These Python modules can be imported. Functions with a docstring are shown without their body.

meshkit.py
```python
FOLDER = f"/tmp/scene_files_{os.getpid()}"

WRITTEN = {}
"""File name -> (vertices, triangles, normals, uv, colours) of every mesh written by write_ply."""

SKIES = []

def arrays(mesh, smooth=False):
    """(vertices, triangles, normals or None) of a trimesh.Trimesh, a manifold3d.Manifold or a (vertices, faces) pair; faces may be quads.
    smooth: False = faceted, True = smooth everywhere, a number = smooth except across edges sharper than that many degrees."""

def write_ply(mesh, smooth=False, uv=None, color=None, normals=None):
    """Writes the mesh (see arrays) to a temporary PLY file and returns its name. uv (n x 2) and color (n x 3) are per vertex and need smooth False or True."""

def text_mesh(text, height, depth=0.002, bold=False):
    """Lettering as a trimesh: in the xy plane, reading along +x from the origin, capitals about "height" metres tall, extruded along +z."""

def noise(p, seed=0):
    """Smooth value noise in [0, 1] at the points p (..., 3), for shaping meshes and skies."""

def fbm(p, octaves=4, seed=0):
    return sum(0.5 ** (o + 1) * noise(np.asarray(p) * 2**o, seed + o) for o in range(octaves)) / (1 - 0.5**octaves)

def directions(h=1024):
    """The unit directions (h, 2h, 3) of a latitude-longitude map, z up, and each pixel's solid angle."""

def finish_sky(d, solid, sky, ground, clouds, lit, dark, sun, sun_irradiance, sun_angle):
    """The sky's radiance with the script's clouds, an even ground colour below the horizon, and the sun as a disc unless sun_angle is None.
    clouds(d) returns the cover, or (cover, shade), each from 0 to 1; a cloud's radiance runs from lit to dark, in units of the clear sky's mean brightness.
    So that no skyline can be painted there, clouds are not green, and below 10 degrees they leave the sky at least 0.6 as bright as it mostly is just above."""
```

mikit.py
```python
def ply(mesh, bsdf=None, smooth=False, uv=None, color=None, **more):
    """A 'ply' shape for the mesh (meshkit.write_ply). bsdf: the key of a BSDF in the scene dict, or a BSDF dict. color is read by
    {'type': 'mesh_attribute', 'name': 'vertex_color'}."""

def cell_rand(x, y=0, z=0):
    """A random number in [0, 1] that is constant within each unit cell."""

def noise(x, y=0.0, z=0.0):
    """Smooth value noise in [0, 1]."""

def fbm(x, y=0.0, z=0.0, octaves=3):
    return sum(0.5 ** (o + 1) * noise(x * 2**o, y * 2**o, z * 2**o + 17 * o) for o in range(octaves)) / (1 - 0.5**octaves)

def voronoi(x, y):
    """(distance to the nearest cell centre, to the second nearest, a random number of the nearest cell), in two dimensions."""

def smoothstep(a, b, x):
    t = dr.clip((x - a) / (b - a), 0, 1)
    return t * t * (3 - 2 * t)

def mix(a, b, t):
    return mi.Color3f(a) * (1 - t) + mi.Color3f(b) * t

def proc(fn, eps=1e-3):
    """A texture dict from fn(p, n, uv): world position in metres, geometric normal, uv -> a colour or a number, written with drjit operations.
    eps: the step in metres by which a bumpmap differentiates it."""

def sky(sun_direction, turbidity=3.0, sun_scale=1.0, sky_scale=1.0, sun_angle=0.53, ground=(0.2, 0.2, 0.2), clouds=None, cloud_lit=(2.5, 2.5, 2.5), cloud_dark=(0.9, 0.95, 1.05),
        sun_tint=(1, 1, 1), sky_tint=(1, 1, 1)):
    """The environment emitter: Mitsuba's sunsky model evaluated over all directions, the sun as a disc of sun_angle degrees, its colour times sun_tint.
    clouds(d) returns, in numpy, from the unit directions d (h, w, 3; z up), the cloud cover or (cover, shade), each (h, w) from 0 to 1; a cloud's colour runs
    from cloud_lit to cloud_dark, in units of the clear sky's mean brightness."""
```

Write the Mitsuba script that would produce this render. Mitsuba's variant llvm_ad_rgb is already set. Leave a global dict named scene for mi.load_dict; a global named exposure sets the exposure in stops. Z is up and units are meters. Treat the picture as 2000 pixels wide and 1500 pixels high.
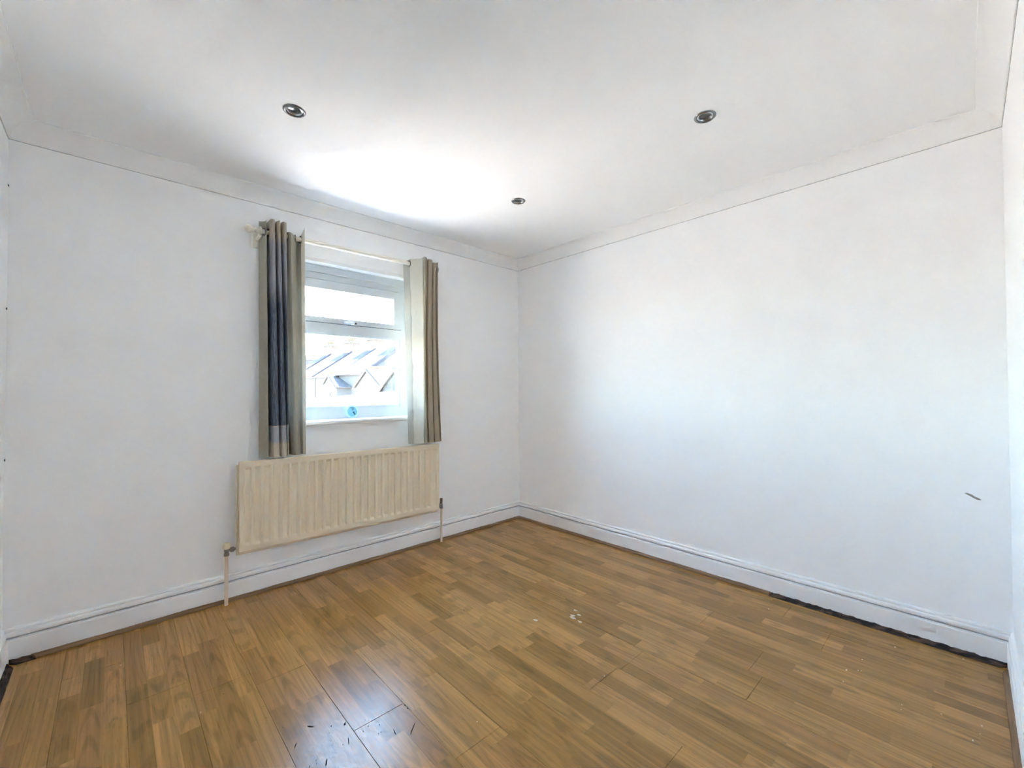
import math, random
import numpy as np, trimesh, drjit as dr, mitsuba as mi, mikit, meshkit
from shapely.geometry import Polygon, Point, box as sbox
from mikit import noise, fbm, cell_rand, smoothstep, mix

# ------------------------------------------------------------------ camera, sky, sun, exposure
T = mi.ScalarTransform4f
W, L, H = 3.147, 3.02, 2.40              # room: window wall y = 0, right wall x = 0, left wall x = -W, near wall y = -L
scene, labels = {}, {}
F, YAW, PITCH, ROLL = 834.62, 0.8179, 0.0154, -0.0049
CAM = np.array([-2.8039, -2.9029, 1.187])
fw = np.array([math.cos(PITCH) * math.cos(YAW), math.cos(PITCH) * math.sin(YAW), math.sin(PITCH)])
rt = np.array([math.sin(YAW), -math.cos(YAW), 0.0])
up = np.cross(rt, fw)
up = up * math.cos(ROLL) - rt * math.sin(ROLL)
scene['camera'] = {'type': 'perspective', 'fov': math.degrees(2 * math.atan(1000 / F)), 'fov_axis': 'x', 'near_clip': 0.02, 'far_clip': 500.0,
                   'to_world': T().look_at(origin=CAM.tolist(), target=(CAM + fw).tolist(), up=up.tolist())}
SUN = np.array([0.55, -0.08, 0.83])
scene["sky"] = mikit.sky(SUN, turbidity=2.2, sun_scale=0.36, sky_scale=1.0, ground=(0.62, 0.57, 0.52), sky_tint=(0.98, 0.922, 0.775))
exposure = 8.0

# ------------------------------------------------------------------ helpers
def say(key, label=None, cat=None, group=None, kind=None):
    d = labels.setdefault(key, {})
    for k, v in (('label', label), ('category', cat), ('group', group), ('kind', kind)):
        if v: d[k] = v

def numbered(name):
    key, n = name, 0
    while key in scene or key in roots:
        n += 1
        key = f'{name}_{n:03d}'
    return key
roots = set()

def add(name, mesh, bsdf, parent=None, smooth=False, label=None, cat=None, group=None, kind=None, **more):
    key = numbered(parent + '__' + name if parent else name)
    scene[key] = mikit.ply(mesh, bsdf, smooth=smooth, **more)
    roots.add(key)
    if label or cat or group or kind: say(key, label, cat, group, kind)
    return key

def thing(name, label, cat=None, group=None, kind=None):
    key = numbered(name)
    roots.add(key)
    say(key, label, cat, group, kind)
    return key

def cat_(ms): return trimesh.util.concatenate(ms)

def box(x0, x1, y0, y1, z0, z1, b=0.0):
    lo, hi = np.minimum([x0, y0, z0], [x1, y1, z1]), np.maximum([x0, y0, z0], [x1, y1, z1])
    if b <= 0:
        m = trimesh.creation.box(hi - lo); m.apply_translation((lo + hi) / 2); return m
    pts = []
    for i in range(3):
        a, c = lo + b, hi - b
        a[i], c[i] = lo[i], hi[i]
        pts += [[(a, c)[s][0], (a, c)[t][1], (a, c)[u][2]] for s in (0, 1) for t in (0, 1) for u in (0, 1)]
    return trimesh.convex.convex_hull(np.array(pts))

def cyl(p, q, r, n=24, r2=None):
    p, q = np.asarray(p, float), np.asarray(q, float)
    h = np.linalg.norm(q - p)
    prof = np.array([[0, 0], [r, 0], [r if r2 is None else r2, h], [0, h]])
    m = trimesh.creation.revolve(prof, sections=n)
    m.apply_transform(trimesh.geometry.align_vectors([0, 0, 1], (q - p) / h))
    m.apply_translation(p)
    return m

def lathe(prof, at, axis=(0, 0, 1), n=40):
    m = trimesh.creation.revolve(np.array(prof, float), sections=n)
    m.apply_transform(trimesh.geometry.align_vectors([0, 0, 1], np.array(axis, float)))
    m.apply_translation(at)
    return m

def tube(path, r, n=14):
    path = np.asarray(path, float)
    t = np.gradient(path, axis=0); t /= np.linalg.norm(t, axis=1, keepdims=True)
    ref = np.array([0.31, 0.87, 0.2])
    v = []
    for p, d in zip(path, t):
        a = np.cross(d, ref); a /= np.linalg.norm(a); b = np.cross(d, a)
        ang = np.arange(n) * 2 * math.pi / n
        v.append(p + r * (np.cos(ang)[:, None] * a + np.sin(ang)[:, None] * b))
    v = np.array(v); k = len(path)
    i, j = np.meshgrid(np.arange(k - 1), np.arange(n), indexing='ij')
    f = np.stack([i * n + j, i * n + (j + 1) % n, (i + 1) * n + (j + 1) % n, (i + 1) * n + j], -1).reshape(-1, 4)
    f = np.vstack([f[:, [0, 1, 2]], f[:, [0, 2, 3]]])
    v = v.reshape(-1, 3)
    c0, c1 = len(v), len(v) + 1
    v = np.vstack([v, path[0], path[-1]])
    ca = [[c0, (q + 1) % n, q] for q in range(n)] + [[c1, (k - 1) * n + q, (k - 1) * n + (q + 1) % n] for q in range(n)]
    m = trimesh.Trimesh(v, np.vstack([f, ca]), process=False); m.fix_normals(); return m

def torus(at, axis, R, r, n=28, k=10):
    a, b = np.meshgrid(np.arange(n) * 2 * math.pi / n, np.arange(k) * 2 * math.pi / k, indexing='ij')
    v = np.stack([(R + r * np.cos(b)) * np.cos(a), (R + r * np.cos(b)) * np.sin(a), r * np.sin(b)], -1).reshape(-1, 3)
    i, j = np.meshgrid(np.arange(n), np.arange(k), indexing='ij')
    f = np.stack([i * k + j, ((i + 1) % n) * k + j, ((i + 1) % n) * k + (j + 1) % k, i * k + (j + 1) % k], -1).reshape(-1, 4)
    m = trimesh.Trimesh(v, np.vstack([f[:, [0, 1, 2]], f[:, [0, 2, 3]]]), process=False)
    m.apply_transform(trimesh.geometry.align_vectors([0, 0, 1], np.array(axis, float))); m.apply_translation(at)
    return m

def frame(x0, x1, z0, z1, l, r, b, t, y0, y1):
    """A rectangular frame in the window wall's plane, rails of widths l r b t."""
    p = Polygon([(x0, z0), (x1, z0), (x1, z1), (x0, z1)], [[(x0 + l, z0 + b), (x1 - r, z0 + b), (x1 - r, z1 - t), (x0 + l, z1 - t)]])
    return slab_xz(p, y0, y1)

def slab_xz(poly, y0, y1):
    m = trimesh.creation.extrude_polygon(poly, y1 - y0, engine='earcut')
    v = m.vertices.copy()
    m.vertices = np.stack([v[:, 0], y0 + v[:, 2], v[:, 1]], 1)
    m.fix_normals(); return m

WALLS = {'far': lambda d, s, z: (-W + d + s * (W - 2 * d), -d, z), 'right': lambda d, s, z: (-d, -d - s * (L - 2 * d), z),
         'near': lambda d, s, z: (-d - s * (W - 2 * d), -L + d, z), 'left': lambda d, s, z: (-W + d, -L + d + s * (L - 2 * d), z)}
def sweep(profile, wall, s0=0.0, s1=1.0, n=1, wob=None):
    """The closed profile (distance from wall, height) swept along a wall, mitred into the corners."""
    pr = np.array(profile, float); k = len(pr); v = []
    for i in range(n + 1):
        s = s0 + (s1 - s0) * i / n
        for d, z in pr:
            o = wob(s) if wob else 0.0
            v.append(WALLS[wall](d, s, z + (o if z > 0.0015 else 0)))
    f = []
    for i in range(n):
        for j in range(k):
            a, b, c, e = i * k + j, i * k + (j + 1) % k, (i + 1) * k + (j + 1) % k, (i + 1) * k + j
            f += [[a, b, c], [a, c, e]]
    ev, ear = trimesh.creation.triangulate_polygon(Polygon(pr), engine='earcut')
    near = np.array([np.argmin(((pr - p) ** 2).sum(1)) for p in ev])
    for t in near[ear]:
        f += [list(t[::-1]), list(t + n * k)]
    m = trimesh.Trimesh(np.array(v), np.array(f), process=False); m.fix_normals(); return m

def rgb(*c): return {'type': 'rgb', 'value': list(c)}
def diffuse(c): return {'type': 'twosided', 'bsdf': {'type': 'diffuse', 'reflectance': c if isinstance(c, dict) else rgb(*c)}}
def plastic(c, rough=0.4, spec=0.5, **k): return {'type': 'twosided', 'bsdf': {'type': 'principled', 'base_color': c if isinstance(c, dict) else rgb(*c), 'roughness': rough, 'specular': spec, **k}}
def metal(c, rough): return {'type': 'twosided', 'bsdf': {'type': 'principled', 'base_color': rgb(*c), 'roughness': rough, 'metallic': 1.0}}

# ------------------------------------------------------------------ materials
scene['m_wall'] = diffuse((0.955, 0.955, 0.955))
scene['m_ceiling'] = diffuse((0.91, 0.905, 0.895))
scene['m_gloss_white'] = plastic((0.86, 0.86, 0.86), 0.32)
def brush(p, n, uv):
    a = noise(p.x * 14 + p.y * 14, p.z * 120, 0.4)
    flake = smoothstep(0.56, 0.62, fbm(p.x * 20 + p.y * 17, p.z * 60, 2.2, 2)) * smoothstep(-2.0, -2.7, p.y)
    return a * 0.05 + flake
scene['m_skirting'] = {'type': 'twosided', 'bsdf': {'type': 'bumpmap', 'scale': 0.0012, 'tex': mikit.proc(brush), 'bsdf': {'type': 'principled', 'base_color': rgb(0.86, 0.86, 0.865), 'roughness': 0.32}}}
scene['m_upvc'] = plastic((0.60, 0.655, 0.70), 0.3)
scene['m_gasket'] = plastic((0.03, 0.03, 0.035), 0.5)
scene['m_dark'] = diffuse((0.025, 0.02, 0.018))
scene['m_glass'] = {'type': 'thindielectric', 'int_ior': 1.5}

STRIP, X0 = 0.19222 / 3, -0.64
def floor_color(p, n, uv):
    q = (p.x - X0) / STRIP
    strip = dr.floor(q)
    ln = 0.30 + 0.26 * cell_rand(strip, 7, 3)
    t = p.y / ln + 9.7 * cell_rand(strip, 3, 1)
    seg = dr.floor(t)
    r1, r2, r3 = cell_rand(strip, seg, 5), cell_rand(strip, seg, 11), cell_rand(strip, seg, 17)
    x, y = (q - strip - 0.5) * STRIP, p.y
    wob = fbm(x * 9 + r1 * 40, y * 1.6, r2 * 31, 2) - 0.5
    arch = dr.abs(x + (r3 - 0.5) * 0.04 + 0.030 * wob)
    ring = 0.5 + 0.5 * dr.sin(arch * (260 + 140 * r2) + y * (5 + 9 * r1) + 9 * fbm(x * 12 + r3 * 9, y * 2.6, r1 * 9, 2))
    ring = smoothstep(0.62, 0.98, ring) * (0.35 + 0.65 * smoothstep(0.3, 0.6, noise(x * 25, y * 3.2, r2 * 70)))
    xs = x / STRIP
    par = y * (26 + 16 * r1) + (r2 - 0.5) * 2 * 26 * xs * xs + 5 * (fbm(x * 16 + r1 * 20, y * 3.0, r3 * 40, 2) - 0.5)
    arcs = smoothstep(0.55, 0.95, 0.5 + 0.5 * dr.sin(par)) * smoothstep(0.5, 0.30, dr.abs(xs + 0.10 * (r1 - 0.5))) * smoothstep(0.52, 0.60, r3)
    ring = ring * (1 - 0.8 * smoothstep(0.52, 0.60, r3))
    fine = fbm(x * 420 + r1 * 77, y * 9, r2 * 13, 3)
    streak = fbm(x * 95 + r2 * 55, y * 2.4, r3 * 21, 3)
    pore = smoothstep(0.66, 0.80, noise(x * 620 + r3 * 50, y * 30, r1 * 5))
    c = mix((0.240, 0.118, 0.025), (0.410, 0.217, 0.060), smoothstep(0.0, 1.0, 0.15 + 0.8 * r1))
    c = mix(c, mi.Color3f(0.325, 0.158, 0.050), 0.6 * smoothstep(0.7, 1.0, r2))
    c = c * (1.0 + 0.22 * (fine - 0.5) + 0.62 * (streak - 0.5) - 0.13 * ring - 0.17 * arcs - 0.14 * pore)
    edge = smoothstep(0.47, 0.5, dr.abs(q - strip - 0.5))
    return c * (1 - 0.16 * edge)
def floor_rough(p, n, uv):
    a = fbm(p.x * 9, p.y * 9, 0.3, 3)
    b = noise(p.x * 160, p.y * 160, 1.7)
    return 0.17 + 0.10 * a + 0.12 * b
scene['m_floor'] = {'type': 'twosided', 'bsdf': {'type': 'principled', 'base_color': mikit.proc(floor_color), 'roughness': mikit.proc(floor_rough), 'specular': 0.5}}

def bead_color(p, n, uv):
    s = p.x * 1.0 + p.y * 1.0
    g = fbm(s * 9, p.z * 260, 2.0, 3)
    return mix((0.13, 0.068, 0.030), (0.30, 0.175, 0.085), g)
scene['m_bead'] = plastic(mikit.proc(bead_color), 0.45)
def old_bead_color(p, n, uv):
    g = fbm(p.x * 30 + p.y * 26, p.z * 120, 4.0, 3)
    return mix((0.012, 0.008, 0.008), (0.085, 0.045, 0.030), smoothstep(0.45, 0.75, g))
scene['m_bead_dark'] = plastic(mikit.proc(old_bead_color), 0.7)
scene['m_radiator'] = plastic((0.80, 0.69, 0.52), 0.35)
scene['m_pipe'] = plastic((0.74, 0.62, 0.50), 0.35)
scene['m_brass'] = metal((0.30, 0.27, 0.25), 0.3)
scene['m_copper'] = metal((0.30, 0.15, 0.10), 0.42)
scene['m_cap'] = plastic((0.74, 0.66, 0.46), 0.35)
scene['m_pole'] = plastic((0.80, 0.76, 0.66), 0.35)
scene['m_satin'] = metal((0.27, 0.27, 0.28), 0.25)
scene['m_chrome'] = metal((0.80, 0.80, 0.80), 0.12)
scene['m_eyelet'] = metal((0.22, 0.20, 0.19), 0.3)
scene['m_lamp_glass'] = plastic((0.07, 0.075, 0.075), 0.12, 0.6)

# ------------------------------------------------------------------ room shell
WX0, WX1, WZ0, WZ1 = -2.08, -1.08, 0.965, 2.036      # opening in the window wall
TH = 0.26
add('floor', box(-W - 0.2, 0.2, -L - 0.2, TH, -0.16, -0.0085), 'm_dark', kind='structure', label='oak laminate floor of three-strip boards running towards the window wall')
rng = random.Random(5)
JOINTS = {0: -2.251, 2: -0.59, 1: -1.02, 3: -1.86, 4: -0.95, 5: -2.36, 6: -0.47, 7: -1.417, 8: -0.915, 9: -2.1, 10: -0.7, 11: -1.62, 12: -0.33, 13: -1.2}
BW, BL = 0.19222, 1.285
k = -4
while True:
    xa, xb = X0 - (k + 1) * BW, X0 - k * BW
    if xb < -W: break
    j0 = JOINTS.get(k, -rng.uniform(0.2, 1.2))
    cuts = sorted({0.0, -L} | {round(j0 + i * BL, 4) for i in range(-4, 4) if -L + 0.06 < j0 + i * BL < -0.06})
    for a, b in zip(cuts[:-1], cuts[1:]):
        g = 0.0011 if k == 2 else (0.0007 if k in (6, 8) else 0.0003)
        x0, x1 = max(xa + 0.0003, -W), min(xb - g, 0.0)
        if x1 - x0 > 0.01:
            lift = rng.uniform(-0.0004, 0.0004)
            add('plank', box(x0, x1, a + 0.0006, b - 0.0006, -0.0085, lift, 0.0006), 'm_floor', 'floor')
    k += 1

hole = sbox(WX0, WZ0, WX1, WZ1)
add('wall_far', slab_xz(sbox(-W - 0.2, -0.16, 0.2, H + 0.15).difference(hole), 0.0, TH), 'm_wall', kind='structure', label='white painted wall with the window and the radiator')
add('wall_right', box(0, 0.2, -L - 0.2, 0.0, -0.16, H + 0.15), 'm_wall', kind='structure', label='bare white painted wall on the right')
add('wall_left', box(-W - 0.2, -W, -L - 0.2, 0.0, -0.16, H + 0.15), 'm_wall', kind='structure', label='white painted wall at the left edge')
add('wall_near', box(-W, 0, -L - 0.2, -L, -0.16, H + 0.15), 'm_wall', kind='structure', label='white painted wall at the right edge')
LIGHTS = [(-2.237, -0.932), (-0.888, -2.121), (-0.913, -0.953)]
cp = sbox(-W - 0.2, -L - 0.2, 0.2, TH)
for x, y in LIGHTS: cp = cp.difference(Point(x, y).buffer(0.0365, 24))
m = trimesh.creation.extrude_polygon(cp, 0.02, engine='earcut'); m.apply_translation([0, 0, H])
add('ceiling', cat_([m, box(-W - 0.2, 0.2, -L - 0.2, TH, H + 0.13, H + 0.16)]), 'm_ceiling', kind='structure', label='plain white ceiling with three recessed downlights')

scene['m_grey_line'] = diffuse((0.50, 0.50, 0.49))
# coving: a hollow with a small quirk at both edges
DU, ZC = 0.083, 2.319
prof = [(0, H), (0, ZC), (0.0045, ZC), (0.0050, ZC + 0.004)]
for a in np.linspace(0, 1, 15):
    th = a * math.pi / 2
    prof.append((0.0065 + (DU - 0.0115) * (1 - math.cos(th)), ZC + 0.006 + (H - ZC - 0.0115) * math.sin(th)))
prof += [(DU - 0.004, H - 0.0045), (DU, H - 0.0042), (DU, H)]
for i, w in enumerate(WALLS):
    add(f'trim_{i + 1}', sweep(prof, w), 'm_ceiling', kind='structure', smooth=25, label=f'white plaster coving along the {w} wall')

BASE = [(0, 0.004), (0.0200, 0.004), (0.0200, 0.0965), (0.0192, 0.1000), (0.0172, 0.1025), (0.0060, 0.1040), (0.0050, 0.1060), (0.0050, 0.1100), (0.0060, 0.1125), (0.0140, 0.1140),
        (0.0160, 0.1170), (0.0162, 0.1230), (0.0140, 0.1285), (0.0105, 0.1315), (0.0070, 0.1325), (0.0066, 0.1360), (0.0095, 0.1380), (0.0098, 0.1420), (0.0070, 0.1475), (0, 0.1505)]
for w in WALLS:
    add(f'baseboard_{w}', sweep(BASE, w), 'm_skirting', kind='structure', smooth=40, label=f'white moulded skirting board along the {w} wall')
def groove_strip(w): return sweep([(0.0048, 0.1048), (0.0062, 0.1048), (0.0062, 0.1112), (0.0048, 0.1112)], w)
scene['m_groove_shade'] = diffuse((0.42, 0.42, 0.43))  # grey strip that paints the shadow line inside the skirting groove
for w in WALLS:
    add('groove_shade', groove_strip(w), 'm_groove_shade', f'baseboard_{w}')
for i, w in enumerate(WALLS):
    add('grey_line', sweep([(0.0, ZC - 0.0026), (0.0012, ZC - 0.0026), (0.0012, ZC - 0.0002), (0.0, ZC - 0.0002)], w), 'm_grey_line', f'trim_{i + 1}')  # thin grey line just below the lower edge of the coving
BEAD = [(0.0201, 0.0005), (0.0201, 0.0190)] + [(0.0201 + 0.0165 * math.sin(a), 0.0025 + 0.0165 * math.cos(a)) for a in np.linspace(0.25, math.pi / 2, 8)] + [(0.0366, 0.0020), (0.0330, 0.0003)]
add('trim_5', sweep(BEAD, 'far', 0.022, 1.0, 40, lambda s: 0.0007 * math.sin(s * 40) + 0.0006 * math.sin(s * 97)), 'm_bead', kind='structure', smooth=40, label='brown wooden beading along the foot of the window wall')
add('trim_6', sweep(BEAD, 'right', 0.0, 0.70, 30, lambda s: 0.0006 * math.sin(s * 50)), 'm_bead', kind='structure', smooth=40, label='brown wooden beading along the foot of the right wall')
OLD = [(0.0201, 0.0005), (0.0201, 0.0200), (0.0260, 0.0180), (0.0300, 0.0100), (0.0400, 0.0060), (0.0430, 0.0003)]
def ragged(s): return 0.0013 * math.sin(s * 230) + 0.0012 * math.sin(s * 397 + 1) + 0.0011 * math.sin(s * 611) - 0.0015
add('trim_7', sweep(OLD, 'right', 0.702, 1.0, 74, ragged), 'm_bead_dark', kind='structure', smooth=30, label='blackened broken beading at the right end of the right wall')
add('trim_8', sweep(OLD, 'far', 0.001, 0.021, 12, ragged), 'm_bead_dark', kind='structure', smooth=30, label='blackened end of beading in the left corner')
add('trim_9', sweep(BEAD, 'near', 0.02, 1.0, 30, lambda s: 0.0007 * math.sin(s * 60)), 'm_bead', kind='structure', smooth=40, label='brown wooden beading along the foot of the near wall')
add('trim_10', sweep(OLD, 'left', 0.0, 0.99, 60, ragged), 'm_bead_dark', kind='structure', smooth=30, label='blackened beading along the foot of the left wall')

# ------------------------------------------------------------------ window
win = thing('window_1', 'white plastic casement window with a small opening top light', kind='structure')
FY0, FY1 = 0.072, 0.142
SX0, SX1 = -1.978, -1.182
fp = sbox(WX0, 0.998, WX1, WZ1).difference(sbox(SX0 + 0.006, 1.073, SX1 - 0.008, 1.584)).difference(sbox(SX0, 1.652, SX1, 1.943))
add('frame', slab_xz(fp, FY0, FY1), 'm_upvc', win)
add('head_bead', cat_([box(WX0, WX1, FY0 - 0.012, FY0, 1.985, WZ1, 0.002), box(WX0, WX1, FY0 - 0.014, FY0, 2.028, WZ1, 0.002)]), 'm_upvc', win)
add('gasket', cat_([frame(SX0, SX1, 1.652, 1.943, 0.012, 0.012, 0.012, 0.012, 0.082, 0.125), frame(SX0 + 0.0055, SX1 - 0.0075, 1.0725, 1.5845, 0.004, 0.004, 0.003, 0.003, 0.086, 0.100)]), 'm_gasket', win)
sash = add('opening_sash', cat_([frame(SX0 + 0.004, SX1 - 0.004, 1.655, 1.939, 0.060, 0.062, 0.030, 0.058, 0.062, 0.118), frame(SX0 + 0.020, SX1 - 0.020, 1.672, 1.922, 0.046, 0.048, 0.016, 0.042, 0.057, 0.063)]), 'm_upvc', win)
gp = lambda x0, x1, z0, z1, y: trimesh.Trimesh([[x0, y, z0], [x1, y, z0], [x1, y, z1], [x0, y, z1]], [[0, 1, 2], [0, 2, 3]], process=False)
add('pane', gp(SX0 + 0.05, SX1 - 0.05, 1.68, 1.90, 0.092), 'm_glass', sash)
hd = add('handle', cat_([box(-1.625, -1.565, 0.040, 0.062, 1.657, 1.671, 0.004), box(-1.580, -1.560, 0.034, 0.062, 1.655, 1.675, 0.004)]), 'm_upvc', sash)
add('button', box(-1.562, -1.540, 0.044, 0.062, 1.660, 1.672, 0.003), 'm_gasket', hd, label='small dark lock button')
add('glazing_bead', frame(SX0 + 0.006, SX1 - 0.008, 1.073, 1.584, 0.012, 0.012, 0.012, 0.012, 0.078, 0.090), 'm_upvc', win)
add('pane', gp(SX0 + 0.01, SX1 - 0.01, 1.075, 1.58, 0.094), 'm_glass', win)
def sill_prof():
    pts = [(FY0 + 0.01, 0.966), (FY0 + 0.01, 0.998)]
    for a in np.linspace(math.pi / 2, -math.pi / 2, 9): pts.append((-0.026 - 0.0145 * math.cos(a), 0.9825 + 0.0155 * math.sin(a)))
    return pts
sp = np.array(sill_prof())
sm = trimesh.creation.extrude_polygon(Polygon(sp), 1.0, engine='earcut'); v = sm.vertices.copy()
sm.vertices = np.stack([-2.165 + v[:, 2] * 1.165, v[:, 0], v[:, 1]], 1); sm.fix_normals()
# the board is notched round the reveal: behind the wall face it is only as wide as the opening
sm2 = trimesh.creation.extrude_polygon(sbox(-2.165, -0.0395, -1.0, 0.0).union(sbox(WX0, -0.001, WX1, FY0 + 0.01)), 0.031, engine='earcut')
nose = [(x, y) for x, y in sp if x < 0] + [(-0.001, 0.967), (-0.001, 0.998)]
nm = trimesh.creation.extrude_polygon(Polygon(nose).convex_hull, 1.165, engine='earcut'); v = nm.vertices.copy()
nm.vertices = np.stack([-2.165 + v[:, 2], v[:, 0], v[:, 1]], 1); nm.fix_normals()
add('sill', cat_([nm, box(WX0, WX1, -0.001, FY0 + 0.01, 0.966, 0.998)]), 'm_gloss_white', win, smooth=40)
add('head_trim', box(-2.11, -1.05, -0.007, 0.0, WZ1, 2.061, 0.0015), 'm_gloss_white', win)

def disc_color(p, n, uv):
    x, z = (p.x + 1.574) / 0.047, (p.z - 1.0455) / 0.047
    r = dr.sqrt(x * x + z * z)
    c = mix((0.55, 0.80, 0.90), (0.22, 0.58, 0.78), smoothstep(0.80, 0.66, r))
    d = noise(x * 3.4 + 5, z * 3.4 + 2, 0.5)
    c = mix(c, mi.Color3f(0.10, 0.33, 0.48), smoothstep(0.56, 0.70, d) * smoothstep(0.75, 0.6, r))
    dot = lambda a, b, s: smoothstep(s, s * 0.6, dr.sqrt(dr.square(x - a) + dr.square(z - b)))
    return mix(c, mi.Color3f(0.02, 0.10, 0.14), dr.maximum(dot(0.22, -0.12, 0.17), dot(0.36, -0.36, 0.15)))
scene['m_disc'] = plastic(mikit.proc(disc_color), 0.2)
prof = [(0, -0.004), (0.043, -0.004), (0.047, -0.002), (0.047, 0.002), (0.043, 0.004), (0.035, 0.0045), (0.034, 0.003), (0, 0.003)]
dm = lathe(prof, (0, 0, 0), (0, -1, 0), 48)
dm.apply_transform(trimesh.transformations.rotation_matrix(math.radians(-8), [1, 0, 0])); dm.apply_translation([-1.574, 0.050, 0.998 + 0.0472])
add('ornament', dm, 'm_disc', smooth=30, label='round pale blue patterned disc standing on the window sill', cat='ornament')

# ------------------------------------------------------------------ curtain pole and curtains
PY, PZ = -0.080, 2.130
pole = thing('curtain_pole', 'cream wooden curtain pole with ball finials above the window', 'curtain pole')
add('rod', cyl((-2.196, PY, PZ - 0.001), (-0.962, PY, PZ + 0.005), 0.0135, 28), 'm_pole', pole, smooth=40)
fin = [(0.0001, 0), (0.0165, 0), (0.0175, 0.004), (0.0165, 0.009), (0.012, 0.012), (0.0105, 0.017), (0.012, 0.021)]
fin += [(0.0245 * math.sin(a), 0.042 - 0.0245 * math.cos(a)) for a in np.linspace(0.55, math.pi - 0.01, 16)]
add('finial', lathe(fin, (-2.190, PY, PZ - 0.001), (-1, 0, 0)), 'm_pole', pole, smooth=40)
for x in (-2.176, -0.985):
    br = add('bracket', cat_([box(x - 0.026, x + 0.026, -0.012, 0.0, PZ - 0.085, PZ + 0.03, 0.003), cyl((x, -0.01, PZ - 0.028), (x, PY, PZ - 0.028), 0.009, 16), torus((x, PY, PZ), (1, 0, 0), 0.0205, 0.006)]), 'm_pole', pole, smooth=40)

def catmull(P, n):  # a smooth curve through the points
    P = np.array(P, float); Q = np.vstack([2 * P[0] - P[1], P, 2 * P[-1] - P[-2]]); out = []
    for i in range(1, len(Q) - 2):
        for t in np.linspace(0, 1, n, endpoint=False):
            a, b, c, d = Q[i - 1:i + 3]
            out.append(0.5 * (2 * b + (c - a) * t + (2 * a - 5 * b + 4 * c - d) * t * t + (3 * b - a - 3 * c + d) * t ** 3))
    out.append(P[-1]); return np.array(out)

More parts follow.
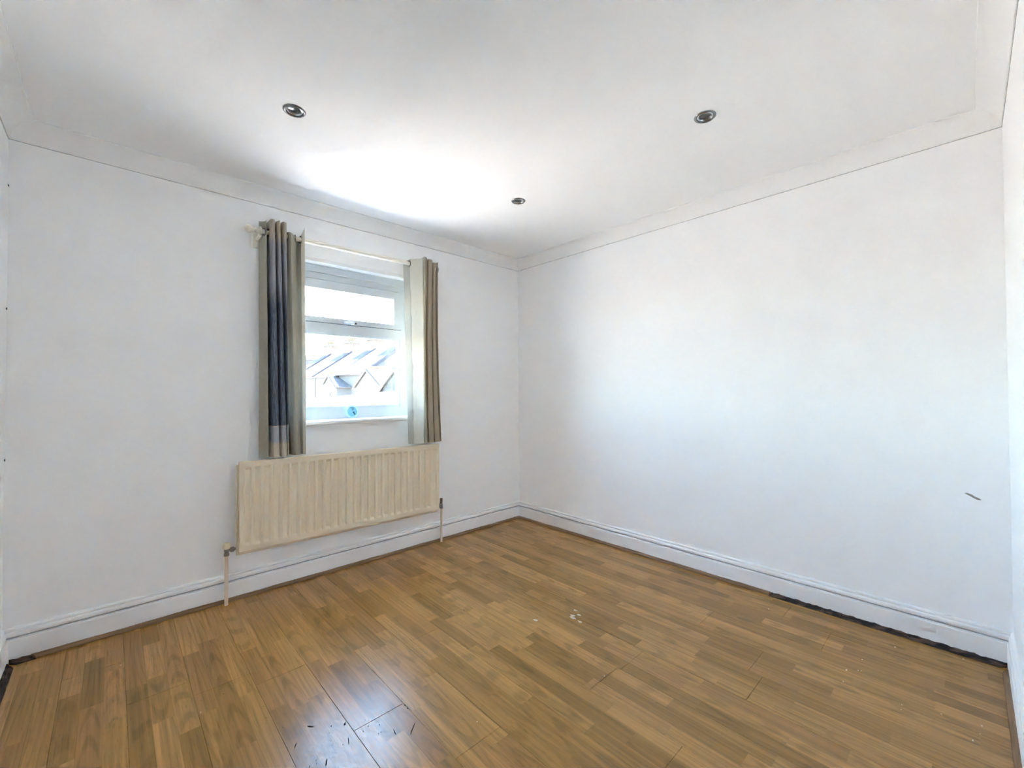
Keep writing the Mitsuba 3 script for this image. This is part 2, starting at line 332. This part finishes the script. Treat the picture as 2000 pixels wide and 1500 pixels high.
def curtain(name, label, top, bottom, ztop, zbot, bsdf, seed, mid=None):
    n = 5
    a, b = catmull(top, n), catmull(bottom, n)
    c = catmull(mid, n) if mid is not None else None
    s = np.linspace(0, 1, len(a)); nz = 64
    zt = np.interp(s, *ztop) if isinstance(ztop, tuple) else np.full(len(s), ztop)
    zb = np.interp(s, *zbot) if isinstance(zbot, tuple) else np.full(len(s), zbot)
    V, UV = [], []
    for i in range(nz + 1):
        t = (i / nz)
        if c is None: q = a * (1 - t) + b * t
        else: q = a * (1 - t) * (1 - 2 * t) + 4 * c * t * (1 - t) + b * t * (2 * t - 1)
        z = zt * (1 - t) + zb * t
        q = q + 0.006 * (meshkit.fbm(np.stack([s * 14, z * 2.2, z * 0 + seed], -1), 2)[:, None] - 0.5) * (0.3 + t) * np.array([1, 1])
        V.append(np.stack([q[:, 0], np.minimum(q[:, 1], -0.006 if name else 0), z], 1)); UV.append(np.stack([s, z], 1))
    V, UV = np.array(V).reshape(-1, 3), np.array(UV).reshape(-1, 2); k = len(s)
    i, j = np.meshgrid(np.arange(nz), np.arange(k - 1), indexing='ij')
    f = np.stack([i * k + j, (i + 1) * k + j, (i + 1) * k + j + 1, i * k + j + 1], -1).reshape(-1, 4)
    root = thing(name, label, 'curtain')
    mesh = trimesh.Trimesh(V, np.vstack([f[:, [0, 1, 2]], f[:, [0, 2, 3]]]), process=False)
    add('cloth', mesh, bsdf, root, smooth=True, uv=UV)
    y = a[:, 1] - PY
    for i in range(len(y) - 1):
        if y[i] * y[i + 1] < 0:
            t = y[i] / (y[i] - y[i + 1]); p = a[i] * (1 - t) + a[i + 1] * t
            add('eyelet', torus((p[0], PY, PZ), (1, 0.25 * np.sign(y[i]), 0), 0.0205, 0.0035), 'm_eyelet', root, smooth=True)
    return root

def left_cloth(p, n, uv):
    z, s = uv.y, uv.x
    w = fbm(s * 160, z * 160, 0.5, 2) - 0.5
    vel = noise(s * 210, z * 55, 3.0)
    beige, grey, slate = mi.Color3f(0.50, 0.43, 0.35), mi.Color3f(0.34, 0.34, 0.38), mi.Color3f(0.115, 0.135, 0.172)
    c = mix(grey, beige, smoothstep(2.05, 2.12, z))
    deep = slate * (0.65 + 0.8 * vel)
    c = mix(c, deep, smoothstep(1.86, 1.66, z + 0.05 * w))
    low = mix(mi.Color3f(0.58, 0.52, 0.42), mi.Color3f(0.40, 0.41, 0.44), smoothstep(0.875, 0.90, z + 0.01 * w))
    c = mix(low, c, smoothstep(0.983, 0.987, z))
    c = mix(c, mi.Color3f(0.55, 0.48, 0.42), smoothstep(0.004, 0.002, dr.abs(z - 0.984)))
    plain = mix(mi.Color3f(0.37, 0.345, 0.28), mi.Color3f(0.43, 0.41, 0.34), smoothstep(1.2, 2.1, z))
    edge = dr.maximum(smoothstep(0.688, 0.692, s), smoothstep(0.115, 0.110, s))
    c = mix(c, plain, edge)
    c = mix(c, mi.Color3f(0.70, 0.66, 0.55), smoothstep(0.955, 0.96, s))
    return c * (1 + 0.25 * w)
def right_cloth(p, n, uv):
    z, s = uv.y, uv.x
    w = fbm(s * 200, z * 200, 0.5, 2) - 0.5
    c = mix((0.68, 0.665, 0.58), (0.46, 0.385, 0.29), smoothstep(0.300, 0.305, s))
    wavy = 0.045 + 0.016 * noise(z * 22, 1.5, 0.3)
    c = c * (1 - 0.34 * smoothstep(wavy + 0.004, wavy, s))
    return c * (1 + 0.12 * w)
def cloth(fn, tr): return {'type': 'principledthin', 'base_color': mikit.proc(fn), 'roughness': 0.9, 'diff_trans': tr, 'sheen': 0.2}
scene['m_cloth_left'] = cloth(left_cloth, 0.12)
scene['m_cloth_right'] = cloth(right_cloth, 0.32)

def pleat(x0, x1, fr, bk, g):
    """One pleat: out to the front over x0..x1, then back into a gap of width g."""
    return [(x0, bk * 0.45 + fr * 0.55), (x0 + 0.001, fr + 0.016), (x0 + 0.006, fr), (x1 - 0.006, fr - 0.001), (x1 - 0.001, fr + 0.016), (x1, bk * 0.45 + fr * 0.55), (x1 + 0.0005, bk + 0.0), (x1 + g - 0.0005, bk + 0.0)]
top = [(-2.170, -0.026), (-2.156, -0.060), (-2.148, -0.105), (-2.145, -0.060), (-2.141, -0.030), (-2.134, -0.030)] + pleat(-2.131, -2.109, -0.140, -0.026, 0.010) + pleat(-2.099, -2.079, -0.138, -0.026, 0.010) + pleat(-2.069, -2.046, -0.142, -0.028, 0.014) \
    + [(-2.031, -0.070), (-2.026, -0.112), (-2.014, -0.118), (-1.992, -0.092), (-1.976, -0.060), (-1.970, -0.030), (-1.957, -0.026), (-1.954, -0.070), (-1.952, -0.118), (-1.947, -0.138)]
bot = [(-2.172, -0.050), (-2.156, -0.086), (-2.134, -0.112), (-2.128, -0.070), (-2.124, -0.034), (-2.117, -0.034)] + pleat(-2.114, -2.076, -0.124, -0.030, 0.008) + pleat(-2.068, -2.036, -0.126, -0.030, 0.008) + pleat(-2.028, -2.027 + 0.016, -0.080, -0.030, 0.008) \
    + [(-2.000, -0.060), (-1.996, -0.100), (-1.986, -0.116), (-1.968, -0.112), (-1.956, -0.096), (-1.952, -0.080), (-1.949, -0.080), (-1.944, -0.092), (-1.938, -0.108), (-1.930, -0.122)]
assert len(top) == len(bot)
curtain('curtain', 'slate blue and beige eyelet curtain hanging left of the window', top, bot,
        ([0, 0.04, 0.10, 0.3, 0.5, 0.6, 0.72, 0.80, 0.90, 0.95, 1], [2.205, 2.192, 2.20, 2.192, 2.20, 2.198, 2.180, 2.150, 2.128, 2.15, 2.195]), 0.802, 'm_cloth_left', 1.0)
top = [(-1.232, -0.052), (-1.216, -0.066), (-1.196, -0.086), (-1.165, -0.104), (-1.130, -0.116), (-1.106, -0.120), (-1.098, -0.090), (-1.096, -0.050), (-1.094, -0.030), (-1.088, -0.030)] \
    + pleat(-1.086, -1.062, -0.116, -0.030, 0.008) + pleat(-1.053, -1.018, -0.118, -0.032, 0.008) + pleat(-1.009, -0.985, -0.112, -0.034, 0.008) + [(-0.974, -0.070), (-0.970, -0.098), (-0.964, -0.106), (-0.955, -0.090), (-0.946, -0.050), (-0.938, -0.022)]
bot = [(-1.206, -0.080), (-1.196, -0.090), (-1.176, -0.104), (-1.150, -0.114), (-1.120, -0.118), (-1.098, -0.116), (-1.090, -0.090), (-1.088, -0.056), (-1.086, -0.036), (-1.080, -0.036)] \
    + pleat(-1.078, -1.058, -0.112, -0.034, 0.007) + pleat(-1.049, -1.004, -0.116, -0.036, 0.007) + pleat(-0.996, -0.950, -0.112, -0.036, 0.006) + [(-0.942, -0.070), (-0.939, -0.098), (-0.934, -0.104), (-0.927, -0.090), (-0.920, -0.060), (-0.910, -0.030)]
assert len(top) == len(bot)
mid = [(0.5 * (a[0] + b[0]) - 0.012 + 0.012 * (a[0] < -1.1), 0.5 * (a[1] + b[1])) for a, b in zip(top, bot)]
curtain('curtain', 'cream and taupe eyelet curtain hanging right of the window', top, bot, ([0, 0.05, 0.2, 0.3, 0.36, 0.5, 0.75, 1], [2.135, 2.165, 2.195, 2.203, 2.18, 2.19, 2.17, 2.19]), 0.797, 'm_cloth_right', 2.0, mid)

# ------------------------------------------------------------------ radiator
rad = thing('radiator', 'cream pressed steel panel radiator under the window', 'radiator')
RX0, RX1, RZ0, RZ1, RY = -2.279, -0.951, 0.284, 0.793, -0.100
def tilt(m):
    v = m.vertices.copy(); v[:, 2] -= 0.0105 * (v[:, 0] - RX0); m.vertices = v; return m
NR = 26; pitch = (RX1 - RX0 - 0.035) / NR
xs = sorted({RX0, RX0 + 0.003, RX1 - 0.003, RX1} | {round(RX0 + 0.0175 + pitch * (i + f), 5) for i in range(NR) for f in (0.06, 0.13, 0.20, 0.27, 0.34, 0.5, 0.66, 0.73, 0.80, 0.87, 0.94)})
zs = sorted({RZ0, RZ0 + 0.003, RZ1 - 0.003, RZ1} | set(np.round(np.concatenate([np.linspace(RZ0 + 0.028, RZ0 + 0.060, 8), np.linspace(RZ0 + 0.075, RZ1 - 0.075, 8), np.linspace(RZ1 - 0.060, RZ1 - 0.028, 8)]), 5)))
X, Z = np.meshgrid(xs, zs, indexing='ij')
ss = lambda a, b, x: np.clip((x - a) / (b - a), 0, 1) ** 2 * (3 - 2 * np.clip((x - a) / (b - a), 0, 1))
u = ((X - RX0 - 0.0175) / pitch) % 1.0
inside = ((X > RX0 + 0.0176) & (X < RX1 - 0.0176))
d = 0.0095 * ss(0.13, 0.27, u) * ss(0.87, 0.73, u) * ss(RZ0 + 0.030, RZ0 + 0.050, Z) * ss(RZ1 - 0.030, RZ1 - 0.050, Z) * inside
rim = 0.003 * ((X < RX0 + 0.001) | (X > RX1 - 0.001) | (Z < RZ0 + 0.001) | (Z > RZ1 - 0.001))
V = np.stack([X, RY + d + rim, Z], -1); a, b = len(xs), len(zs)
i, j = np.meshgrid(np.arange(a - 1), np.arange(b - 1), indexing='ij')
f = np.stack([i * b + j, (i + 1) * b + j, (i + 1) * b + j + 1, i * b + j + 1], -1).reshape(-1, 4)
front = trimesh.Trimesh(V.reshape(-1, 3), np.vstack([f[:, [0, 1, 2]], f[:, [0, 2, 3]]]), process=False)
add('panel', tilt(cat_([front, frame(RX0, RX1, RZ0, RZ1, 0.002, 0.002, 0.002, 0.002, RY + 0.003, RY + 0.012), box(RX0 + 0.001, RX1 - 0.001, RY + 0.0095, RY + 0.012, RZ0, RZ1)])), 'm_radiator', rad, smooth=35)
add('back_panel', tilt(box(RX0 - 0.006, RX1 + 0.004, -0.066, -0.054, RZ0 - 0.022, RZ1 - 0.020, 0.003)), 'm_radiator', rad)
add('fin', tilt(cat_([box(x, x + 0.0015, RY + 0.012, -0.066, RZ0 + 0.03, RZ1 - 0.05) for x in np.linspace(RX0 + 0.04, RX1 - 0.04, 52)])), 'm_radiator', rad, kind='stuff')
for x in (RX0 + 0.18, RX1 - 0.18):
    add('bracket', tilt(box(x - 0.015, x + 0.015, -0.056, 0.0, RZ0 + 0.08, RZ1 - 0.1, 0.002)), 'm_radiator', rad)
for side, (px, hz) in enumerate(((-2.330, 0.303), (-0.902, 0.292))):
    py, s = (-0.062, 1) if side == 0 else (-0.052, -1)
    ex = RX0 + 0.004 if side == 0 else RX1 - 0.004
    pp = add('pipe', tube([(px, py, z) for z in np.linspace(0.0, hz - 0.022, 6)], 0.0095 if side == 0 else 0.0085, 16), 'm_pipe', rad, smooth=40)
    nut = [(0.0001, 0), (0.0125, 0), (0.0135, 0.002), (0.0135, 0.012), (0.0125, 0.014), (0.0105, 0.016), (0.0105, 0.032), (0.0001, 0.032)]
    vv = add('valve', cat_([lathe(nut, (px, py, hz - 0.030), (0, 0, 1), 12), cyl((px, py, hz), (ex - s * 0.012, py - 0.004, hz + 0.001), 0.0082, 16),
                            cyl((px + s * 0.018, py - 0.001, hz), (px + s * 0.036, py - 0.002, hz), 0.0140, 6), trimesh.creation.icosphere(2, 0.0125).apply_translation([px, py, hz])]), 'm_brass', rad, smooth=40, label='dark metal radiator valve')
    if side == 0:
        add('cap', lathe([(0.0001, 0.010), (0.0165, 0.010), (0.0180, 0.014), (0.0178, 0.034), (0.0150, 0.041), (0.0080, 0.044), (0.0001, 0.0445)], (px, py, hz), (0, 0, 1), 18), 'm_cap', vv, smooth=40, label='cream plastic valve cap')
    else:
        add('cap', lathe([(0.0001, 0.010), (0.0095, 0.010), (0.0105, 0.014), (0.0100, 0.048), (0.0080, 0.051), (0.0001, 0.051)], (px, py, hz), (0, 0, 1), 14), 'm_copper', vv, smooth=40, label='brown metal valve spindle')

# ------------------------------------------------------------------ downlights
WHERE = ['at the left of the ceiling', 'at the right of the ceiling', 'near the far corner, smallest of the three']
for (x, y), where in zip(LIGHTS, WHERE):
    t = thing('downlight', 'recessed round chrome ceiling downlight ' + where, 'downlight', 'recessed ceiling downlights')
    at = (x, y, H)
    add('bezel', lathe([(0.0345, 0.012), (0.0345, -0.001), (0.0355, -0.0040), (0.0385, -0.0055), (0.0425, -0.0045), (0.0450, -0.0015), (0.0452, 0.0005), (0.0360, 0.0005), (0.0360, 0.012)], at, n=56), 'm_satin', t, smooth=40)
    add('inner_ring', lathe([(0.0345, 0.004), (0.0330, -0.0012), (0.0300, -0.0022), (0.0268, 0.0005), (0.0262, 0.008), (0.0275, 0.010), (0.0345, 0.010)], at, n=56), 'm_chrome', t, smooth=40)
    add('lamp', lathe([(0.0001, 0.0120), (0.0100, 0.0112), (0.0200, 0.0100), (0.0262, 0.0080), (0.0268, 0.0120), (0.0180, 0.045), (0.0001, 0.05)], at, n=40), 'm_lamp_glass', t, smooth=30)
    add('can', lathe([(0.0362, 0.004), (0.0362, 0.09), (0.0001, 0.09), (0.0001, 0.086), (0.0345, 0.086), (0.0345, 0.010)], at, n=32), 'm_dark', t)

# ------------------------------------------------------------------ board on the left wall, marks on the walls
bd = thing('wall_board', 'white board screwed flat to the left wall beside the corner', 'panel')
add('board', box(-W, -W + 0.004, -1.15, -0.012, 0.872, 2.125, 0.001), 'm_wall', bd)
for z in (2.100, 1.556, 0.895):
    add('screw', lathe([(0.0001, 0.0042), (0.004, 0.0040), (0.0052, 0.003), (0.0052, 0.0)], (-W + 0.003, -0.030, z), (1, 0, 0), 14), 'm_gasket', bd)
def flake(pts, t):
    m = trimesh.creation.extrude_polygon(Polygon(pts), t, engine='earcut'); v = m.vertices.copy()
    m.vertices = np.stack([-0.0003 - v[:, 2], v[:, 0], v[:, 1]], 1); m.fix_normals(); return m
scene['m_scar'] = diffuse((0.36, 0.33, 0.31))
add('torn_paint', flake([(-2.884, 0.716), (-2.893, 0.7185), (-2.906, 0.7135), (-2.918, 0.7045), (-2.932, 0.6985), (-2.936, 0.693), (-2.927, 0.6915), (-2.914, 0.6975), (-2.900, 0.7065)], 0.0012), 'm_scar', 'wall_right', label='small grey tear in the paint')
add('nail_hole', flake([(-0.744, 0.4125), (-0.7465, 0.4155), (-0.749, 0.4125), (-0.7465, 0.4095)], 0.0012), 'm_scar', 'wall_right')

# ------------------------------------------------------------------ litter on the floor
scene['m_splinter'] = diffuse((0.035, 0.025, 0.02))
scene['m_crumb'] = diffuse((0.80, 0.72, 0.58))
scene['m_chalk'] = diffuse((0.55, 0.47, 0.36))
def sliver(x, y, x2, y2, w):
    a, b = np.array([x, y]), np.array([x2, y2]); n = np.array([-(b - a)[1], (b - a)[0]]); n /= np.linalg.norm(n)
    ring = [a, a + 0.3 * (b - a) + n * w, a + 0.75 * (b - a) + n * w * 0.8, b, a + 0.7 * (b - a) - n * w, a + 0.25 * (b - a) - n * w * 0.9]
    pts = [(p[0], p[1], 0.0006) for p in ring] + [(p[0] * 0.8 + q * 0.2, p[1] * 0.8 + r * 0.2, 0.0026) for p in ring for q, r in [((a + b) / 2)]]
    return trimesh.convex.convex_hull(np.array(pts))
SPL = [(-2.2889, -1.2844, -2.2732, -1.3016), (-2.3395, -1.3342, -2.353, -1.3542), (-2.2023, -1.429, -2.2142, -1.4646), (-2.287, -1.4678, -2.3013, -1.4951), (-2.0744, -1.5053, -2.0788, -1.5357), (-2.0029, -1.5325, -2.0441, -1.5686), (-2.3354, -1.457, -2.3412, -1.4641)]
SPL_WHERE = ['thin dark splinter at the upper left edge of the floor glare', 'dark splinter furthest left in the floor glare', 'upright dark splinter in the middle of the floor glare beside a board joint', 'thickest dark splinter low in the floor glare',
             'short dark splinter at the right of the floor glare', 'long hair-thin dark splinter at the right edge of the floor glare', 'small dark splinter at the bottom edge of the picture in the floor glare']
for i, s in enumerate(SPL):
    add('splinter', sliver(*s, (0.0008, 0.0016, 0.0013, 0.0022, 0.0008, 0.0006, 0.001)[i]), 'm_splinter', label=SPL_WHERE[i], cat='splinter', group='splinters on the floor')
SPECK = [(-2.189, -1.3657), (-2.1828, -1.3593), (-2.128, -1.3976), (-2.1184, -1.4067), (-2.1002, -1.4523), (-2.1545, -1.441), (-2.1108, -1.4876), (-2.1201, -1.4875), (-2.2285, -1.4498), (-2.3164, -1.451), (-2.3182, -1.4649), (-1.9792, -1.3939), (-1.9867, -1.4047), (-1.9871, -1.4318), (-1.9877, -1.4528), (-2.1317, -1.4321), (-2.235, -1.4188), (-2.2271, -1.3415), (-2.4746, -0.8859), (-2.3757, -1.0698), (-2.3856, -1.1386), (-2.3548, -1.2294), (-2.0695, -0.0822), (-1.8908, -0.8243), (-1.4044, -1.022)]
CRUMB = [(-0.1731, -2.6562), (-0.0732, -2.8716), (-0.395, -2.5686), (-0.501, -2.5685), (-0.4948, -2.5789), (-0.6315, -2.5391), (-0.6662, -2.7168), (-0.6333, -2.7156), (-0.5914, -2.8194), (-0.5325, -2.5348), (-0.565, -2.919), (-0.6227, -2.9136), (-0.6803, -2.8968), (-0.208, -2.149), (-1.3046, -1.8534), (-1.8391, -1.6822), (-2.7661, -0.3673), (-2.5547, -0.9426), (-0.0364, -0.0652)]
def crumb(x, y, r):
    pts = np.array([[rng.gauss(0, 1) for _ in range(3)] for _ in range(14)]); pts /= np.linalg.norm(pts, axis=1, keepdims=True)
    m = trimesh.convex.convex_hull(pts * [r * rng.uniform(0.7, 1.4), r * rng.uniform(0.7, 1.3), r * 0.7])
    m.apply_translation([x, y, r * 0.6]); return m
for x, y in SPECK:
    big = (x, y) in (SPECK[0], SPECK[13], SPECK[14], SPECK[22], SPECK[24])
    add('dirt_speck', crumb(x, y, 0.0030 if big else rng.uniform(0.0011, 0.0020)), 'm_splinter', label='tiny dark speck of dirt on the laminate floor', cat='dirt', group='dark specks on the floor')
for x, y in CRUMB:
    add('plaster_crumb', crumb(x, y, rng.uniform(0.0020, 0.0034)), 'm_crumb', label='small pale plaster crumb on the laminate floor', cat='crumb', group='pale crumbs on the floor')
for i, (x, y) in enumerate([(-0.9715, -1.4377), (-0.9954, -1.4803), (-1.023, -1.4582), (-1.0392, -1.4743), (-1.0428, -1.5222), (-1.1985, -1.3574)]):
    a = np.linspace(0, 2 * math.pi, 13)[:-1]
    rad_ = [rng.uniform(0.6, 1.2) * (0.010, 0.012, 0.013, 0.016, 0.012, 0.012)[i] for _ in a]
    P = Polygon([(x + 0.7 * q * math.cos(t), y + 1.2 * q * math.sin(t)) for q, t in zip(rad_, a)])
    m = trimesh.creation.extrude_polygon(P, 0.0006, engine='earcut'); m.apply_translation([0, 0, 0.0002])
    add('paint_spot', m, 'm_chalk', 'floor', label='pale chalky paint spot')

# ------------------------------------------------------------------ outside: the terrace behind the house
fo = fw - rt * 310 / F; fo[2] = 0; fo /= np.linalg.norm(fo)
ro = np.array([fo[1], -fo[0], 0])
def out(r, f, h): return CAM + r * ro + f * fo + np.array([0, 0, h])
GROUND = -2.75
scene['m_yard'] = diffuse((0.42, 0.41, 0.37))
def slate(p, n, uv):
    row = dr.floor(p.z * 9.0); c = cell_rand(dr.floor(p.x * 3.1 + row * 0.5), row, dr.floor(p.y * 3.1))
    return mix((0.034, 0.034, 0.036), (0.046, 0.045, 0.046), c)
scene['m_slate'] = diffuse(mikit.proc(slate))
scene['m_slate_dark'] = diffuse((0.018, 0.020, 0.025))
scene['m_render'] = diffuse((0.044, 0.046, 0.046))
scene['m_pale'] = diffuse((0.046, 0.045, 0.043))
def stone(p, n, uv):
    d1, d2, c = mikit.voronoi(p.x * 3.2 + p.y * 3.2, p.z * 4.6)
    return mix((0.018, 0.020, 0.021), mi.Color3f(0.028, 0.032, 0.034) * (0.7 + 0.6 * c), smoothstep(0.02, 0.10, d2 - d1))
scene['m_stone'] = diffuse(mikit.proc(stone))
scene['m_brick'] = diffuse((0.060, 0.047, 0.038))
scene['m_ridge'] = diffuse((0.062, 0.048, 0.032))
scene['m_pane_dark'] = plastic((0.01, 0.012, 0.015), 0.3, 0.2)
scene['m_felt'] = diffuse((0.045, 0.044, 0.043))

def solid(pts): return trimesh.convex.convex_hull(np.array(pts))
def plate(quad, t):
    q = np.array(quad); n = np.cross(q[1] - q[0], q[2] - q[0]); n /= np.linalg.norm(n)
    if n[2] < 0: n = -n
    return solid(np.vstack([q, q + n * t]))
def outrigger(label, r, f, ridge, drop, hw, length, t, wallm, window=True):
    """A gabled rear wing: gable apex at (r, f), its ridge running back along -n."""
    t = np.array(t) / np.linalg.norm(t); n = np.array([t[1], -t[0]])     # n looks out of the gable, to the left
    P = lambda a, b, h: out(r + t[0] * a - n[0] * b, f + t[1] * a - n[1] * b, h)
    g = GROUND - CAM[2]
    root = thing('house_wing', label, 'house', 'rear wings of the terrace')
    add('wall', solid([P(a, b, h) for b in (0, length) for a, h in ((-hw, g), (hw, g), (hw, ridge - drop), (-hw, ridge - drop), (0, ridge - 0.03))]), wallm, root)
    rf = add('roof', cat_([plate([P(s * (hw + 0.25), -0.12, ridge - drop * (1 + 0.25 / hw)), P(s * (hw + 0.25), length, ridge - drop * (1 + 0.25 / hw)), P(0, length, ridge), P(0, -0.12, ridge)], 0.09) for s in (-1, 1)]), 'm_slate', root)
    add('ridge_tiles', cat_([tube([P(0, -0.12 + 0.4 * q, ridge + 0.10), P(0, 0.26 + 0.4 * q, ridge + 0.10)], 0.12, 8) for q in range(int(length / 0.4))]), 'm_ridge', rf)
    add('bargeboard', cat_([plate([P(s * (hw + 0.27), -0.16, ridge - drop * (1 + 0.27 / hw) - 0.14), P(s * (hw + 0.27), -0.11, ridge - drop * (1 + 0.27 / hw) - 0.14), P(0, -0.11, ridge - 0.14), P(0, -0.16, ridge - 0.14)], 0.16) for s in (-1, 1)]), 'm_pale', root)
    if window:
        wn = add('window', solid([P(a, b, h) for a in (-0.5, 0.5) for b in (-0.05, 0.05) for h in (ridge - drop - 1.9, ridge - drop - 0.5)]), 'm_pale', root)
        add('pane', solid([P(a, b, h) for a in (-0.4, 0.4) for b in (-0.07, -0.02) for h in (ridge - drop - 1.8, ridge - drop - 0.6)]), 'm_pane_dark', wn)
        add('window', solid([P(hw + b, c, h) for c in (2.2, 3.2) for b in (-0.05, 0.05) for h in (ridge - drop - 1.8, ridge - drop - 0.6)]), 'm_pale', root)
    return root
TT = (0.26, -0.966)
outrigger('pale rendered rear wing, third and farthest of the row', -5.4, 54.0, 1.50, 1.15, 2.9, 9, TT, 'm_render')
outrigger('pale rendered rear wing, middle of the row', -2.1, 42.6, 1.55, 1.15, 2.9, 9, TT, 'm_render')
outrigger('pale rendered rear wing next to the stone gable', 0.9, 31.0, 1.52, 1.15, 2.9, 9, TT, 'm_render')
outrigger('grey stone gabled wing at the right edge of the window', 1.78, 19.4, 1.02, 1.02, 2.2, 6, TT, 'm_stone', False)

t2 = np.array([0.496, -0.868]); n2 = np.array([-0.868, -0.496])
def terrace(label, s, width, ridge):
    base = np.array([2.4, 44.0]) - t2 * s
    P = lambda a, b, h: out(base[0] - t2[0] * a + n2[0] * b, base[1] - t2[1] * a + n2[1] * b, h)
    g = GROUND - CAM[2]; root = thing('terraced_house', label, 'house', 'terraced houses behind the wings')
    add('wall', solid([P(a, b, h) for a in (0.05, width - 0.05) for b, h in ((-4.2, g), (4.2, g), (4.2, ridge - 2.75), (-4.2, ridge - 2.75), (0, ridge - 0.05))]), 'm_render', root)
    rf = add('roof', cat_([plate([P(0, b, ridge - 2.9), P(width, b, ridge - 2.9), P(width, 0, ridge), P(0, 0, ridge)], 0.1) for b in (-4.5, 4.5)]), 'm_slate', root)
    add('party_wall', cat_([plate([P(-0.14, b, ridge - 2.9), P(0.14, b, ridge - 2.9), P(0.14, 0, ridge), P(-0.14, 0, ridge)], 0.22) for b in (-4.4, 4.4)]), 'm_slate_dark', root)
    ch = add('chimney', solid([P(a, b, h) for a in (-0.15, 1.55) for b in (-0.42, 0.42) for h in (ridge - 0.6, ridge + 1.05)]), 'm_brick', root)
    add('band', solid([P(a, b, h) for a in (-0.22, 1.62) for b in (-0.5, 0.5) for h in (ridge + 0.85, ridge + 1.05)]), 'm_pale', ch)
    for q in range(4):
        add('chimney_pot', cyl(P(0.15 + 0.37 * q, 0, ridge + 1.0), P(0.15 + 0.37 * q, 0, ridge + 1.5), 0.14, 12, 0.11), 'm_ridge', ch)
terrace('slate roofed terraced house with the nearest, largest chimney stack', 0.0, 4.45, 4.2)
terrace('slate roofed terraced house with the middle chimney stack', 4.45, 4.45, 4.2)
terrace('end of the slate roofed terrace with the left chimney stack', 8.90, 1.9, 4.2)
terrace('slate roofed terraced house half hidden by the window frame', -4.45, 4.45, 4.3)

def block(label, r, f, wd, dp, top, wallm, roofm):
    P = lambda a, b, h: out(r + a, f + b, h)
    root = thing('distant_building', label, 'building')
    g = GROUND - CAM[2]
    add('wall', solid([P(a, b, h) for a in (0, wd) for b in (0, dp) for h in (g, top - 1.6)]), wallm, root)
    add('roof', solid([P(a, b, h) for a in (-0.3, wd + 0.3) for b, h in ((-0.3, top - 1.7), (dp + 0.3, top - 1.7), (dp * 0.5, top))]), roofm, root)
    ch = add('chimney', solid([P(a, b, h) for a in (0.6, 2.4) for b in (dp * 0.5 - 0.4, dp * 0.5 + 0.4) for h in (top - 1, top + 0.8)]), 'm_brick', root)
    for q in range(3):
        add('window', solid([P(0.8 + 2.2 * q + a, b, h) for a in (0, 1.1) for b in (-0.06, 0.02) for h in (top - 3.6, top - 2.3)]), 'm_pane_dark', root)
block('distant white house with dark blue slate roof left of the terrace', -8.6, 78, 7.5, 7, 5.6, 'm_pale', 'm_slate_dark')

sh = thing('lean_to', 'pale sloping roof in the foreground of the window view', 'house')
q = [out(-2.6, 9.0, -0.62), out(2.2, 9.6, -0.36), out(2.0, 15.0, -0.02), out(-1.9, 12.6, -0.36)]
add('roof', plate(q, 0.10), 'm_felt', sh)
lo = [np.array([a[0], a[1], GROUND]) for a in q]
add('wall', solid(np.vstack([np.array(q) - [0, 0, 0.02], lo])), 'm_render', sh)
roots = None
